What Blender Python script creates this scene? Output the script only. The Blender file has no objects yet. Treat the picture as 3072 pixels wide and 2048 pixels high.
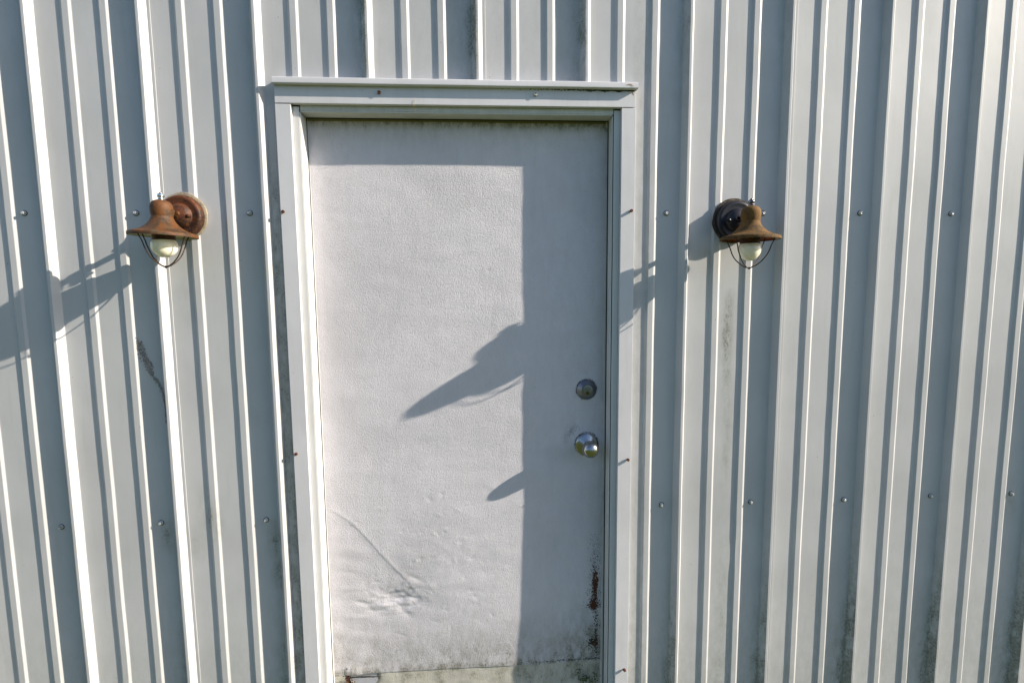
import bpy, bmesh, math, random
from mathutils import Vector, Matrix, noise
random.seed(7)
S = bpy.context.scene
COL = S.collection
GZ = 1560.0                      # camera height over the ground, mm

def W(x, n, z):                  # (right, out of the wall, up) in mm, up measured from the camera's height -> metres
    return Vector((x / 1000.0, -n / 1000.0, (z + GZ) / 1000.0))

# ------------------------------------------------------------------ camera
yaw, pitch, roll = 0.0618293592, -0.100864346, -0.00912125774
fwd = Vector((math.sin(yaw) * math.cos(pitch), math.cos(yaw) * math.cos(pitch), math.sin(pitch)))
right = Vector((math.cos(yaw), -math.sin(yaw), 0))
up = right.cross(fwd)
r2 = math.cos(roll) * right + math.sin(roll) * up
u2 = -math.sin(roll) * right + math.cos(roll) * up
cam = bpy.data.cameras.new('camera')
cam.sensor_width = 36.0
cam.lens = 1539.348 / 3072 * 36.0
cam.clip_start = 0.05
cam.clip_end = 1000
co = bpy.data.objects.new('camera', cam)
m = Matrix((r2, u2, -fwd)).transposed().to_4x4()
m.translation = W(-0.9, 1548.19, -1.97)
co.matrix_world = m
COL.objects.link(co)
S.camera = co

# ------------------------------------------------------------------ sky and sun
SA, SB = 4.08, 2.18              # sideways and downward travel of the light per unit into the wall
sun_dir = Vector((SA, -1.0, SB)).normalized()
elev = math.asin(sun_dir.z)
wd = bpy.data.worlds.new("World")
S.world = wd
wd.use_nodes = True
nt = wd.node_tree
nt.nodes.clear()
sky = nt.nodes.new('ShaderNodeTexSky')
sky.sky_type = 'NISHITA'
sky.sun_disc = False
sky.sun_elevation = elev
sky.ozone_density = 3.0
sky.sun_rotation = math.atan2(sun_dir.x, sun_dir.y)
bg = nt.nodes.new('ShaderNodeBackground')
bg.inputs['Strength'].default_value = 0.108
wo = nt.nodes.new('ShaderNodeOutputWorld')
nt.links.new(sky.outputs[0], bg.inputs[0])
nt.links.new(bg.outputs[0], wo.inputs[0])
sl = bpy.data.lights.new('sun', 'SUN')
sl.energy = 5.0
sl.angle = math.radians(0.53)
sl.color = (1.0, 0.90, 0.745)
so = bpy.data.objects.new('sun', sl)
so.rotation_euler = sun_dir.to_track_quat('Z', 'Y').to_euler()
so.location = (8, -6, 8)
COL.objects.link(so)
S.view_settings.view_transform = 'Standard'
S.view_settings.look = 'None'
S.view_settings.gamma = 1
S.view_settings.use_curve_mapping = False
S.view_settings.exposure = 0.97

# ------------------------------------------------------------------ materials
def new_mat(name):
    mt = bpy.data.materials.new(name)
    mt.use_nodes = True
    n = mt.node_tree.nodes
    return mt, n, mt.node_tree.links, n['Principled BSDF']

def mixc(n, l, fac, a, b):
    mx = n.new('ShaderNodeMix')
    mx.data_type = 'RGBA'
    for sock, v in ((mx.inputs['Factor'], fac), (mx.inputs[6], a), (mx.inputs[7], b)):
        if hasattr(v, 'is_output'):
            l.new(v, sock)
        elif isinstance(v, (int, float)):
            sock.default_value = v
        else:
            sock.default_value = (*v, 1)
    return mx.outputs[2]

def mth(n, l, op, a, b=None, c=None, clamp=False):
    mm = n.new('ShaderNodeMath')
    mm.operation = op
    mm.use_clamp = clamp
    for i, v in enumerate((a, b, c)):
        if v is None:
            continue
        if hasattr(v, 'is_output'):
            l.new(v, mm.inputs[i])
        else:
            mm.inputs[i].default_value = v
    return mm.outputs[0]

def pos(n, l, scale=(1, 1, 1)):
    g = n.new('ShaderNodeNewGeometry')
    mp = n.new('ShaderNodeMapping')
    mp.inputs['Scale'].default_value = scale
    l.new(g.outputs['Position'], mp.inputs['Vector'])
    return mp.outputs[0]

def nz(n, l, vec, scale, detail=4, rough=0.55):
    t = n.new('ShaderNodeTexNoise')
    t.inputs['Scale'].default_value = scale
    t.inputs['Detail'].default_value = detail
    t.inputs['Roughness'].default_value = rough
    l.new(vec, t.inputs['Vector'])
    return t.outputs['Fac']

def ramp(n, l, v, a, b):
    mr = n.new('ShaderNodeMapRange')
    mr.interpolation_type = 'SMOOTHSTEP'
    mr.inputs['From Min'].default_value = a
    mr.inputs['From Max'].default_value = b
    if hasattr(v, 'is_output'):
        l.new(v, mr.inputs['Value'])
    return mr.outputs[0]

def attr(n, name):
    a = n.new('ShaderNodeAttribute')
    a.attribute_name = name
    return a.outputs['Fac']

def paint(name, base, rough=0.42, grimecol=(0.055, 0.060, 0.042), filmcol=(0.165, 0.175, 0.13), wave=0.0, speck=0.35, emboss=False, spec=0.5):
    mt, n, l, p = new_mat(name)
    v = pos(n, l)
    vs = pos(n, l, (1.0, 1.0, 0.12))
    soft = nz(n, l, v, 3.0, 3)
    streak = nz(n, l, vs, 38.0, 5, 0.6)
    fine = nz(n, l, v, 420.0, 2, 0.6)
    mid = nz(n, l, v, 150.0, 5, 0.8)
    # fading and dust
    b2 = tuple(c * 0.90 for c in base)
    c0 = mixc(n, l, ramp(n, l, soft, 0.35, 0.7), base, b2)
    c0 = mixc(n, l, mth(n, l, 'MULTIPLY', ramp(n, l, streak, 0.52, 0.75), 0.22), c0, (base[0] * 0.70, base[1] * 0.71, base[2] * 0.66))
    c0 = mixc(n, l, mth(n, l, 'MULTIPLY', ramp(n, l, fine, 0.62, 0.74), speck * 0.35), c0, (0.24, 0.25, 0.22))
    # isolated fly specks
    vo = n.new('ShaderNodeTexVoronoi')
    vo.inputs['Scale'].default_value = 22.0
    l.new(v, vo.inputs['Vector'])
    dot = mth(n, l, 'LESS_THAN', vo.outputs['Distance'], 0.035)
    rnd = n.new('ShaderNodeSeparateColor')
    l.new(vo.outputs['Color'], rnd.inputs[0])
    dot = mth(n, l, 'MULTIPLY', dot, mth(n, l, 'GREATER_THAN', rnd.outputs[0], 0.72))
    c0 = mixc(n, l, mth(n, l, 'MULTIPLY', dot, speck * 1.6, clamp=True), c0, (0.06, 0.06, 0.05))
    # mildew, and at the door's top painted shade too, where the vertex attribute says
    g = attr(n, 'grime')
    patchy = nz(n, l, pos(n, l, (1, 1, 0.45)), 38.0, 6, 0.75)
    g2 = mth(n, l, 'MULTIPLY', g, ramp(n, l, patchy, 0.25, 0.72))
    film = mth(n, l, 'MULTIPLY', g2, 0.62)
    film = mth(n, l, 'MINIMUM', film, 0.72)
    c0 = mixc(n, l, film, c0, filmcol)
    thr = mth(n, l, 'MAXIMUM', mth(n, l, 'SUBTRACT', 0.70, mth(n, l, 'MULTIPLY', g2, 0.26)), 0.47)
    dd = mth(n, l, 'MULTIPLY', mth(n, l, 'SUBTRACT', mid, thr), 7.0, clamp=True)
    dd = mth(n, l, 'MULTIPLY', dd, 0.62)
    c0 = mixc(n, l, dd, c0, grimecol)
    # rust patches
    rs = attr(n, 'rust')
    thr2 = mth(n, l, 'SUBTRACT', 0.86, mth(n, l, 'MULTIPLY', rs, 0.52))
    rr = mth(n, l, 'MULTIPLY', mth(n, l, 'SUBTRACT', mid, thr2), 14.0, clamp=True)
    rc = mixc(n, l, ramp(n, l, fine, 0.4, 0.6), (0.05, 0.022, 0.014), (0.13, 0.035, 0.014))
    rc = mixc(n, l, ramp(n, l, rs, 0.5, 0.8), (0.02, 0.022, 0.018), rc)
    c0 = mixc(n, l, rr, c0, rc)
    l.new(c0, p.inputs['Base Color'])
    p.inputs['Specular IOR Level'].default_value = spec
    ro = mth(n, l, 'ADD', rough, mth(n, l, 'MULTIPLY', streak, 0.16))
    ro = mth(n, l, 'ADD', ro, mth(n, l, 'MULTIPLY', dd, 0.3), clamp=True)
    l.new(ro, p.inputs['Roughness'])
    bp = n.new('ShaderNodeBump')
    if emboss:
        ve = pos(n, l, (1.0, 1.0, 0.8))
        # wandering ridges of the pressed steel skin
        wr = n.new('ShaderNodeTexNoise')
        wr.inputs['Scale'].default_value = 240.0
        wr.inputs['Detail'].default_value = 1.5
        wr.inputs['Distortion'].default_value = 0.6
        l.new(ve, wr.inputs['Vector'])
        ridge = mth(n, l, 'ABSOLUTE', mth(n, l, 'SUBTRACT', wr.outputs['Fac'], 0.5))
        ridge = ramp(n, l, ridge, 0.0, 0.11)
        l.new(mth(n, l, 'ADD', ridge, mth(n, l, 'MULTIPLY', dd, -0.4)), bp.inputs['Height'])
        bp.inputs['Strength'].default_value = 0.8
        bp.inputs['Distance'].default_value = 0.00060
    else:
        l.new(mth(n, l, 'ADD', nz(n, l, v, 9.0, 2), mth(n, l, 'MULTIPLY', fine, 0.03)), bp.inputs['Height'])
        bp.inputs['Strength'].default_value = 0.5
        bp.inputs['Distance'].default_value = 0.0012
    l.new(bp.outputs[0], p.inputs['Normal'])
    return mt

def metal(name, base, rough, met=1.0, spot=None, amount=0.5):
    mt, n, l, p = new_mat(name)
    v = pos(n, l)
    f = nz(n, l, v, 160.0, 5, 0.7)
    c = base
    if spot:
        c = mixc(n, l, ramp(n, l, f, 0.62 - amount * 0.3, 0.7 - amount * 0.2), base, spot)
        l.new(c, p.inputs['Base Color'])
        mm = mth(n, l, 'SUBTRACT', met, ramp(n, l, f, 0.6 - amount * 0.3, 0.7 - amount * 0.2), clamp=True)
        l.new(mm, p.inputs['Metallic'])
    else:
        p.inputs['Base Color'].default_value = (*c, 1)
        p.inputs['Metallic'].default_value = met
    l.new(mth(n, l, 'ADD', rough, mth(n, l, 'MULTIPLY', f, 0.15)), p.inputs['Roughness'])
    return mt

def rust_mat(name, cols, scale=55.0, rough=0.8, bump=0.0006, patch=None):
    mt, n, l, p = new_mat(name)
    v = pos(n, l)
    a = nz(n, l, v, scale * 0.35, 5, 0.65)
    b = nz(n, l, v, scale * 2.2, 5, 0.75)
    d = nz(n, l, v, scale * 9, 3, 0.7)
    c = mixc(n, l, ramp(n, l, a, 0.42, 0.58), cols[0], cols[1])
    c = mixc(n, l, ramp(n, l, b, 0.45, 0.7), c, cols[2])
    c = mixc(n, l, mth(n, l, 'MULTIPLY', ramp(n, l, d, 0.55, 0.75), 0.6), c, cols[3])
    if patch:
        q = nz(n, l, pos(n, l, (1, 1, 1.6)), scale * 0.5, 4, 0.6)
        c = mixc(n, l, ramp(n, l, q, 0.60, 0.66), c, patch)
    l.new(c, p.inputs['Base Color'])
    p.inputs['Roughness'].default_value = rough
    p.inputs['Specular IOR Level'].default_value = 0.3
    bp = n.new('ShaderNodeBump')
    l.new(mth(n, l, 'ADD', d, b), bp.inputs['Height'])
    bp.inputs['Strength'].default_value = 0.7
    bp.inputs['Distance'].default_value = bump
    l.new(bp.outputs[0], p.inputs['Normal'])
    return mt

def plain(name, col, rough=0.7, met=0.0, var=0.25, scale=60.0, spec=0.4):
    mt, n, l, p = new_mat(name)
    f = nz(n, l, pos(n, l), scale, 4, 0.6)
    c = mixc(n, l, f, tuple(x * (1 - var) for x in col), tuple(min(1, x * (1 + var)) for x in col))
    l.new(c, p.inputs['Base Color'])
    p.inputs['Roughness'].default_value = rough
    p.inputs['Metallic'].default_value = met
    p.inputs['Specular IOR Level'].default_value = spec
    return mt

M = {}
M['panel'] = paint('white_panel_paint', (0.468, 0.468, 0.484), 0.42)
M['trim'] = paint('white_trim_paint', (0.60, 0.592, 0.625), 0.38, speck=0.25)
M['jamb'] = paint('jamb_paint', (0.60, 0.60, 0.60), 0.45, speck=0.25)
M['door'] = paint('embossed_door_paint', (0.592, 0.572, 0.622), 0.46, emboss=True, speck=0.3, filmcol=(0.15, 0.14, 0.085))
M['worn'] = paint('worn_bottom_paint', (0.54, 0.52, 0.47), 0.55, emboss=True, speck=0.6, filmcol=(0.22, 0.20, 0.14))
M['seal_brown'] = plain('bare_dark_steel', (0.030, 0.026, 0.022), 0.85, 0, 0.5, 200)  # steel in the pits, and the painted shadow under the torn lip
M['rust_spot'] = plain('red_rust', (0.085, 0.026, 0.012), 0.9, 0, 0.6, 220)
M['mossy'] = paint('mossy_stop_paint', (0.17, 0.155, 0.07), 0.7, grimecol=(0.05, 0.045, 0.012), filmcol=(0.09, 0.085, 0.02))  # olive moss film with the head recess's shade put into the colour
M['seal'] = plain('black_seal', (0.012, 0.012, 0.012), 0.8)
M['screw'] = metal('galvanised_screw', (0.50, 0.50, 0.50), 0.36, 0.35, (0.16, 0.15, 0.14), 0.3)
M['washer'] = plain('rubber_washer', (0.015, 0.016, 0.018), 0.7)
M['rusty_screw'] = rust_mat('rusty_screw', [(0.09, 0.03, 0.018), (0.05, 0.02, 0.014), (0.20, 0.06, 0.03), (0.02, 0.012, 0.01)], 300)
M['pale_screw'] = metal('pale_screw', (0.5, 0.48, 0.42), 0.4, 0.7, (0.04, 0.03, 0.02), 0.5)
M['nickel'] = metal('brushed_nickel', (0.36, 0.355, 0.35), 0.14)
M['nickel_dull'] = metal('dull_nickel', (0.20, 0.20, 0.225), 0.34)
M['cyl'] = metal('tarnished_cylinder', (0.21, 0.22, 0.20), 0.5)
M['brass'] = metal('dull_brass', (0.12, 0.095, 0.05), 0.4)
M['rust'] = rust_mat('rusted_shade', [(0.105, 0.040, 0.011), (0.038, 0.024, 0.013), (0.130, 0.048, 0.012), (0.016, 0.009, 0.007)], 75, 0.6, patch=(0.060, 0.052, 0.034))
M['rust_red'] = rust_mat('rusted_canopy', [(0.080, 0.023, 0.008), (0.024, 0.011, 0.008), (0.115, 0.044, 0.012), (0.012, 0.008, 0.008)], 60, 0.55)
M['rust_tan'] = rust_mat('yellow_rusted_shade', [(0.135, 0.066, 0.013), (0.060, 0.034, 0.011), (0.165, 0.084, 0.020), (0.018, 0.010, 0.006)], 70, bump=0.0011)
M['black_paint'] = plain('blue_black_enamel', (0.014, 0.014, 0.020), 0.38, 0, 0.15, 80, 0.35)
M['lining'] = rust_mat('shade_lining', [(0.62, 0.60, 0.52), (0.55, 0.52, 0.42), (0.60, 0.58, 0.50), (0.35, 0.27, 0.17)], 30, 0.5, 0.0003, patch=(0.16, 0.06, 0.025))
M['lining_red'] = rust_mat('rusty_shade_lining', [(0.20, 0.055, 0.022), (0.13, 0.04, 0.018), (0.28, 0.12, 0.05), (0.06, 0.03, 0.02)], 40, 0.6, 0.0004, patch=(0.5, 0.48, 0.4))
M['wire'] = rust_mat('cage_wire', [(0.022, 0.014, 0.012), (0.04, 0.022, 0.016), (0.09, 0.045, 0.03), (0.01, 0.008, 0.008)], 120, 0.55)
M['chrome'] = metal('worn_chrome', (0.75, 0.75, 0.76), 0.16)
M['dark_chrome'] = metal('darkened_chrome', (0.16, 0.15, 0.17), 0.16)
M['gasket'] = rust_mat('weathered_gasket', [(0.30, 0.25, 0.18), (0.22, 0.18, 0.13), (0.36, 0.31, 0.24), (0.10, 0.07, 0.05)], 120, 0.9, 0.0012)
M['gasket_dark'] = rust_mat('blackened_gasket', [(0.045, 0.036, 0.030), (0.025, 0.022, 0.020), (0.16, 0.12, 0.08), (0.012, 0.010, 0.010)], 60, 0.9, 0.0012)
M['mud'] = rust_mat('dried_mud', [(0.28, 0.26, 0.24), (0.20, 0.175, 0.16), (0.36, 0.34, 0.31), (0.10, 0.055, 0.04)], 160, 0.95, 0.001)
M['chip'] = plain('bare_primer', (0.42, 0.27, 0.19), 0.8, scale=300)
M['moss'] = plain('dark_moss', (0.022, 0.030, 0.012), 0.95, scale=300)
M['leafgreen'] = plain('weed_leaf', (0.035, 0.075, 0.018), 0.6, scale=200)
M['silk'] = plain('dry_straw', (0.45, 0.34, 0.16), 0.7)
M['grass'] = plain('grass', (0.072, 0.092, 0.018), 0.95, 0, 0.5, 6.0, 0.1)
M['concrete'] = plain('concrete', (0.30, 0.29, 0.27), 0.9, 0, 0.2, 30.0, 0.2)
M['leaves'] = plain('tree_leaves', (0.045, 0.075, 0.025), 0.8, 0, 0.5, 2.0, 0.2)
M['bark'] = plain('bark', (0.09, 0.07, 0.05), 0.9)
# milky glass globe
mt, n, l, p = new_mat('milk_glass')
f = nz(n, l, pos(n, l), 60, 4)
l.new(mixc(n, l, ramp(n, l, f, 0.5, 0.8), (0.84, 0.78, 0.64), (0.66, 0.60, 0.46)), p.inputs['Base Color'])
p.inputs['Roughness'].default_value = 0.22
p.inputs['Subsurface Weight'].default_value = 0.35
p.inputs['Subsurface Radius'].default_value = (0.02, 0.018, 0.014)
p.inputs['Subsurface Scale'].default_value = 1.0
p.inputs['Coat Weight'].default_value = 0.25
p.inputs['Coat Roughness'].default_value = 0.12
M['globe'] = mt

# ------------------------------------------------------------------ object helpers
def thing(name, origin, label, cat, group=None):
    o = bpy.data.objects.new(name, None)
    o.empty_display_size = 0.1
    o.location = origin
    COL.objects.link(o)
    o['label'] = label
    o['category'] = cat
    o['kind'] = 'thing'
    if group:
        o['group'] = group
    return o

def link(name, me, mat, parent=None, smooth=True, label=None):
    """mesh data in world metres; re-based to the top-level parent's origin"""
    if smooth:
        me.polygons.foreach_set('use_smooth', [True] * len(me.polygons))
    o = bpy.data.objects.new(name, me)
    if mat:
        me.materials.append(mat)
    if parent:
        t = parent
        off = Vector((0, 0, 0))
        while t:
            off += t.location
            t = t.parent
        me.transform(Matrix.Translation(-off))
        o.parent = parent
    COL.objects.link(o)
    if label:
        o['label'] = label
    return o

def mesh_py(name, vs, fs, attrs=None):
    me = bpy.data.meshes.new(name)
    me.from_pydata([tuple(v) for v in vs], [], fs)
    if attrs:
        for k, vals in attrs.items():
            a = me.attributes.new(k, 'FLOAT', 'POINT')
            a.data.foreach_set('value', vals)
    me.update()
    return me

def sharp_edges(me, deg=32):
    bm = bmesh.new()
    bm.from_mesh(me)
    for e in bm.edges:
        if len(e.link_faces) == 2:
            if e.calc_face_angle(0) > math.radians(deg):
                e.smooth = False
    bm.to_mesh(me)
    bm.free()

def box_mesh(x0, x1, n0, n1, z0, z1, bev=0.8, cuts=0, grime=None):
    bm = bmesh.new()
    bmesh.ops.create_cube(bm, size=1)
    for v in bm.verts:
        x = x0 + (v.co.x + .5) * (x1 - x0)
        nn = n0 + (.5 - v.co.y) * (n1 - n0)
        z = z0 + (v.co.z + .5) * (z1 - z0)
        v.co = W(x, nn, z)
    if bev > 0:
        bmesh.ops.bevel(bm, geom=bm.edges[:], offset=bev / 1000, segments=2, profile=.6, affect='EDGES')
    if cuts:
        ax = 0 if (x1 - x0) > (z1 - z0) else 2
        lo, hi = (x0 / 1000, x1 / 1000) if ax == 0 else ((z0 + GZ) / 1000, (z1 + GZ) / 1000)
        nrm = Vector((1, 0, 0)) if ax == 0 else Vector((0, 0, 1))
        for i in range(1, cuts):
            c = lo + (hi - lo) * i / cuts
            bmesh.ops.bisect_plane(bm, geom=bm.verts[:] + bm.edges[:] + bm.faces[:], plane_co=nrm * c, plane_no=nrm)
        for v in bm.verts:          # hand-hung sheet metal is never quite straight
            t = v.co[ax]
            v.co.y += 0.0005 * noise.noise(Vector((t * 3, x0 * .01, 2)))
            v.co[0 if ax == 2 else 2] += 0.0005 * noise.noise(Vector((t * 2.2, z0 * .01, 7)))
    me = bpy.data.meshes.new('part')
    bm.to_mesh(me)
    bm.free()
    if grime:
        vals = [grime(v.co.x * 1000, v.co.z * 1000 - GZ) for v in me.vertices]
        a = me.attributes.new('grime', 'FLOAT', 'POINT')
        a.data.foreach_set('value', vals)
    sharp_edges(me, 12)
    return me

def lathe(profile, origin, axis, seg=40, jitter=0.0, shear=0.0, caps=True):
    """profile = [(radius, height)] mm along axis 'z' or 'n', from origin (x, n, z)"""
    vs, fs = [], []
    ox, on, oz = origin
    for (r, h) in profile:
        for i in range(seg):
            a = 2 * math.pi * i / seg
            rr = r * (1 + jitter * noise.noise(Vector((math.cos(a) * 3, math.sin(a) * 3, h * .05 + ox))))
            c, s = rr * math.cos(a), rr * math.sin(a)
            if axis == 'z':
                vs.append(W(ox + c, on + s, oz + h + shear * c))
            else:
                vs.append(W(ox + c, on + h, oz + s))
    k = len(profile)
    for j in range(k - 1):
        for i in range(seg):
            a, b = j * seg + i, j * seg + (i + 1) % seg
            f = (a, b, b + seg, a + seg)
            fs.append(f if axis == 'z' else f[::-1])
    if caps and profile[0][0] > 0:
        fs.append(tuple(reversed(range(seg))) if axis == 'z' else tuple(range(seg)))
    if caps and profile[-1][0] > 0:
        f = tuple(range((k - 1) * seg, k * seg))
        fs.append(f if axis == 'z' else f[::-1])
    me = mesh_py('part', vs, fs)
    bm = bmesh.new()
    bm.from_mesh(me)
    bmesh.ops.remove_doubles(bm, verts=bm.verts, dist=1e-6)
    bmesh.ops.recalc_face_normals(bm, faces=bm.faces)
    bm.to_mesh(me)
    bm.free()
    sharp_edges(me, 38)
    return me

def tube(points, rad, seg=10):
    """points in (x, n, z) mm"""
    P = [Vector(q) for q in points]
    vs, fs = [], []
    for i, q in enumerate(P):
        d = (P[min(i + 1, len(P) - 1)] - P[max(i - 1, 0)]).normalized()
        a = d.cross(Vector((0.13, 0.31, 0.94))).normalized()
        b = d.cross(a)
        rr = rad[i] if isinstance(rad, (list, tuple)) else rad
        for k in range(seg):
            t = 2 * math.pi * k / seg
            v = q + rr * (math.cos(t) * a + math.sin(t) * b)
            vs.append(W(*v))
    for i in range(len(P) - 1):
        for k in range(seg):
            a, b = i * seg + k, i * seg + (k + 1) % seg
            fs.append((a, b, b + seg, a + seg))
    fs.append(tuple(reversed(range(seg))))
    fs.append(tuple(range((len(P) - 1) * seg, len(P) * seg)))
    me = mesh_py('part', vs, fs)
    bm = bmesh.new()
    bm.from_mesh(me)
    bmesh.ops.recalc_face_normals(bm, faces=bm.faces)
    bm.to_mesh(me)
    bm.free()
    sharp_edges(me, 60)
    return me

def smooth(pts, k=6):
    out = []
    P = [Vector(p) for p in pts]
    for i in range(len(P) - 1):
        p0, p1, p2, p3 = P[max(i - 1, 0)], P[i], P[i + 1], P[min(i + 2, len(P) - 1)]
        for j in range(k):
            t = j / k
            out.append(0.5 * ((2 * p1) + (p2 - p0) * t + (2 * p0 - 5 * p1 + 4 * p2 - p3) * t * t + (3 * p1 - p0 - 3 * p2 + p3) * t ** 3))
    out.append(P[-1])
    return out

def sst(a, b, x):
    t = max(0.0, min(1.0, (x - a) / (b - a)))
    return t * t * (3 - 2 * t)

# ------------------------------------------------------------------ ground
bm = bmesh.new()
for sx, sy in ((-1, -1), (1, -1), (1, 1), (-1, 1)):
    bm.verts.new((sx * 400, sy * 400, 0))
bm.faces.new(bm.verts)
me = bpy.data.meshes.new('ground')
bm.to_mesh(me)
bm.free()
g = link('ground', me, M['grass'], smooth=False)
g['kind'] = 'structure'

# far edge of the field, seen only in the shiny knobs
vs, fs = [], []
rr = random.Random(3)
for i in range(5200):
    x = rr.uniform(-70, 70)
    hh = 7 + 3.5 * noise.noise(Vector((x * .12, 0, 0))) + 1.5 * noise.noise(Vector((x * .5, 3, 0)))
    z = rr.uniform(0.2, 1) ** .8 * hh
    y = -34 + rr.uniform(-2.5, 2.5) * (1.2 - z / hh)
    c = Vector((x, y, z))
    s = rr.uniform(.35, .9)
    a = Vector((rr.gauss(0, 1), rr.gauss(0, 1), rr.gauss(0, 1))).normalized() * s
    b = a.cross(Vector((rr.gauss(0, 1), rr.gauss(0, 1), rr.gauss(0, 1)))).normalized() * s * .7
    k = len(vs)
    vs += [c - a, c + b, c + a, c - b]
    fs.append((k, k + 1, k + 2, k + 3))
tl = link('far_hedgerow', mesh_py('far_hedgerow', vs, fs), M['leaves'], smooth=False)
tl['kind'] = 'stuff'
tl['label'] = 'green hedgerow of bushes along the far side of the field'
tl['category'] = 'hedge'

# ------------------------------------------------------------------ the ribbed wall
RX = {0: -1211, 1: -918, 2: -613, 3: -308.5, 4: -1, 5: 311.5, 6: 617, 7: 922, 8: 1225, 9: 1521, 10: 1826}
for k in range(11, 20):
    RX[k] = RX[k - 1] + 305
for k in range(-1, -10, -1):
    RX[k] = RX[k + 1] - 305
HM, Hm = 20.5, 4.7
ZB, ZT = -1520.0, 1640.0
DX0, DX1, DZ = -548.0, 446.0, 585.0     # opening for the door

def corner_pts(poly, r=0.9):
    out = [poly[0]]
    for i in range(1, len(poly) - 1):
        a, b, c = Vector(poly[i - 1]), Vector(poly[i]), Vector(poly[i + 1])
        d0, d1 = (a - b), (c - b)
        q0 = min(r, d0.length * .4)
        q1 = min(r, d1.length * .4)
        p0, p1 = b + d0.normalized() * q0, b + d1.normalized() * q1
        mid = (p0 + p1) * .25 + b * .5
        if d0.length > 4:
            out.append(tuple(b + d0.normalized() * (q0 + 0.5)))
        out += [tuple(p0), tuple(mid), tuple(p1)]
        if d1.length > 4:
            out.append(tuple(b + d1.normalized() * (q1 + 0.5)))
    out.append(poly[-1])
    return out

def profile_cell(k, k1):
    """section points from right foot of rib k to right foot of rib k1 = k+1 (x, n)"""
    x0, x1 = RX[k], RX[k1]
    s = (x1 - x0) / 305.0
    pts = []
    for c in (105.4, 207.1):
        c *= s
        pts += [(x0 + c - 15, 0), (x0 + c - 8.5, Hm), (x0 + c + 8.5, Hm), (x0 + c + 15, 0)]
    pts += [(x1 - 12.6, 0), (x1, HM), (x1 + 8.5, HM), (x1 + 18.8, 0)]
    return pts

bottom_k = {0: .15, 1: .55, 2: .75, 3: .5, 4: .3, 5: .3, 6: .65, 7: .75, 8: 1.25, 9: 1.05, 10: 1.1, 11: .8}
top_k = {1: .1, 2: .2, 3: .85, 4: .8, 5: .7, 6: .45, 7: .25, 8: .15}

def panel_grime(x, z):
    # which rib foot lies to the right
    kk = None
    for k in range(-9, 19):
        if RX[k] < x <= RX[k + 1] + 4:
            kk = k + 1
            break
    if kk is None:
        return 0
    d = RX[kk] - 12.6 - x            # distance left of the rib's left foot
    w = 0.0
    corner = math.exp(-max(d, -2) / 17.0) if d > -14 else 0
    wide = math.exp(-max(d, 0) / 48.0)
    bot = sst(-560, -1330, z)
    w += corner * bot * bottom_k.get(kk, .5) * 1.15
    w += wide * sst(-980, -1330, z) * bottom_k.get(kk, .5) * .42
    w += corner * sst(200, 850, z) * top_k.get(kk, .2) * 1.2
    w += wide * sst(350, 900, z) * top_k.get(kk, .2) * .45
    w += .34 * sst(-850, -1350, z)
    w += .08
    # mould on the flats either side of the doorway
    if -600 < x < -548:
        w += 1.0 * sst(470, 250, z) * (1 - .45 * sst(-1050, -1350, z))
    if 455 < x < 520:
        w += .34
    if -300 < x < 320 and z > 480:
        w += .14
    # streak below the right lamp
    q = math.exp(-((x - 772 - 6 * math.sin(z * .01)) / 15.0) ** 2)
    w += q * (1.5 * sst(-20, -50, z) * (1 - sst(-90, -330, z)) + .75 * sst(-100, -200, z) * (1 - sst(-500, -700, z)))
    w += .45 * math.exp(-((x - 780) / 30.0) ** 2) * sst(-500, -1000, z)
    # around the bottom screws
    for (sx, sz, am) in ((-955, -725, .75), (-640, -760, .8), (-630, -860, .65), (-835, -640, .38), (-815, -700, .7), (-880, -760, .35), (1761, -720, .4)):
        w += 1.7 * am * math.exp(-((x - sx) / 22.0) ** 2 - ((z - sz) / 45.0) ** 2)
    # weeping from the left lamp
    w += .22 * math.exp(-((x + 845) / 26.0) ** 2) * sst(60, 20, z) * (1 - sst(-60, -160, z))
    return min(w, 2.4)

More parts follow.
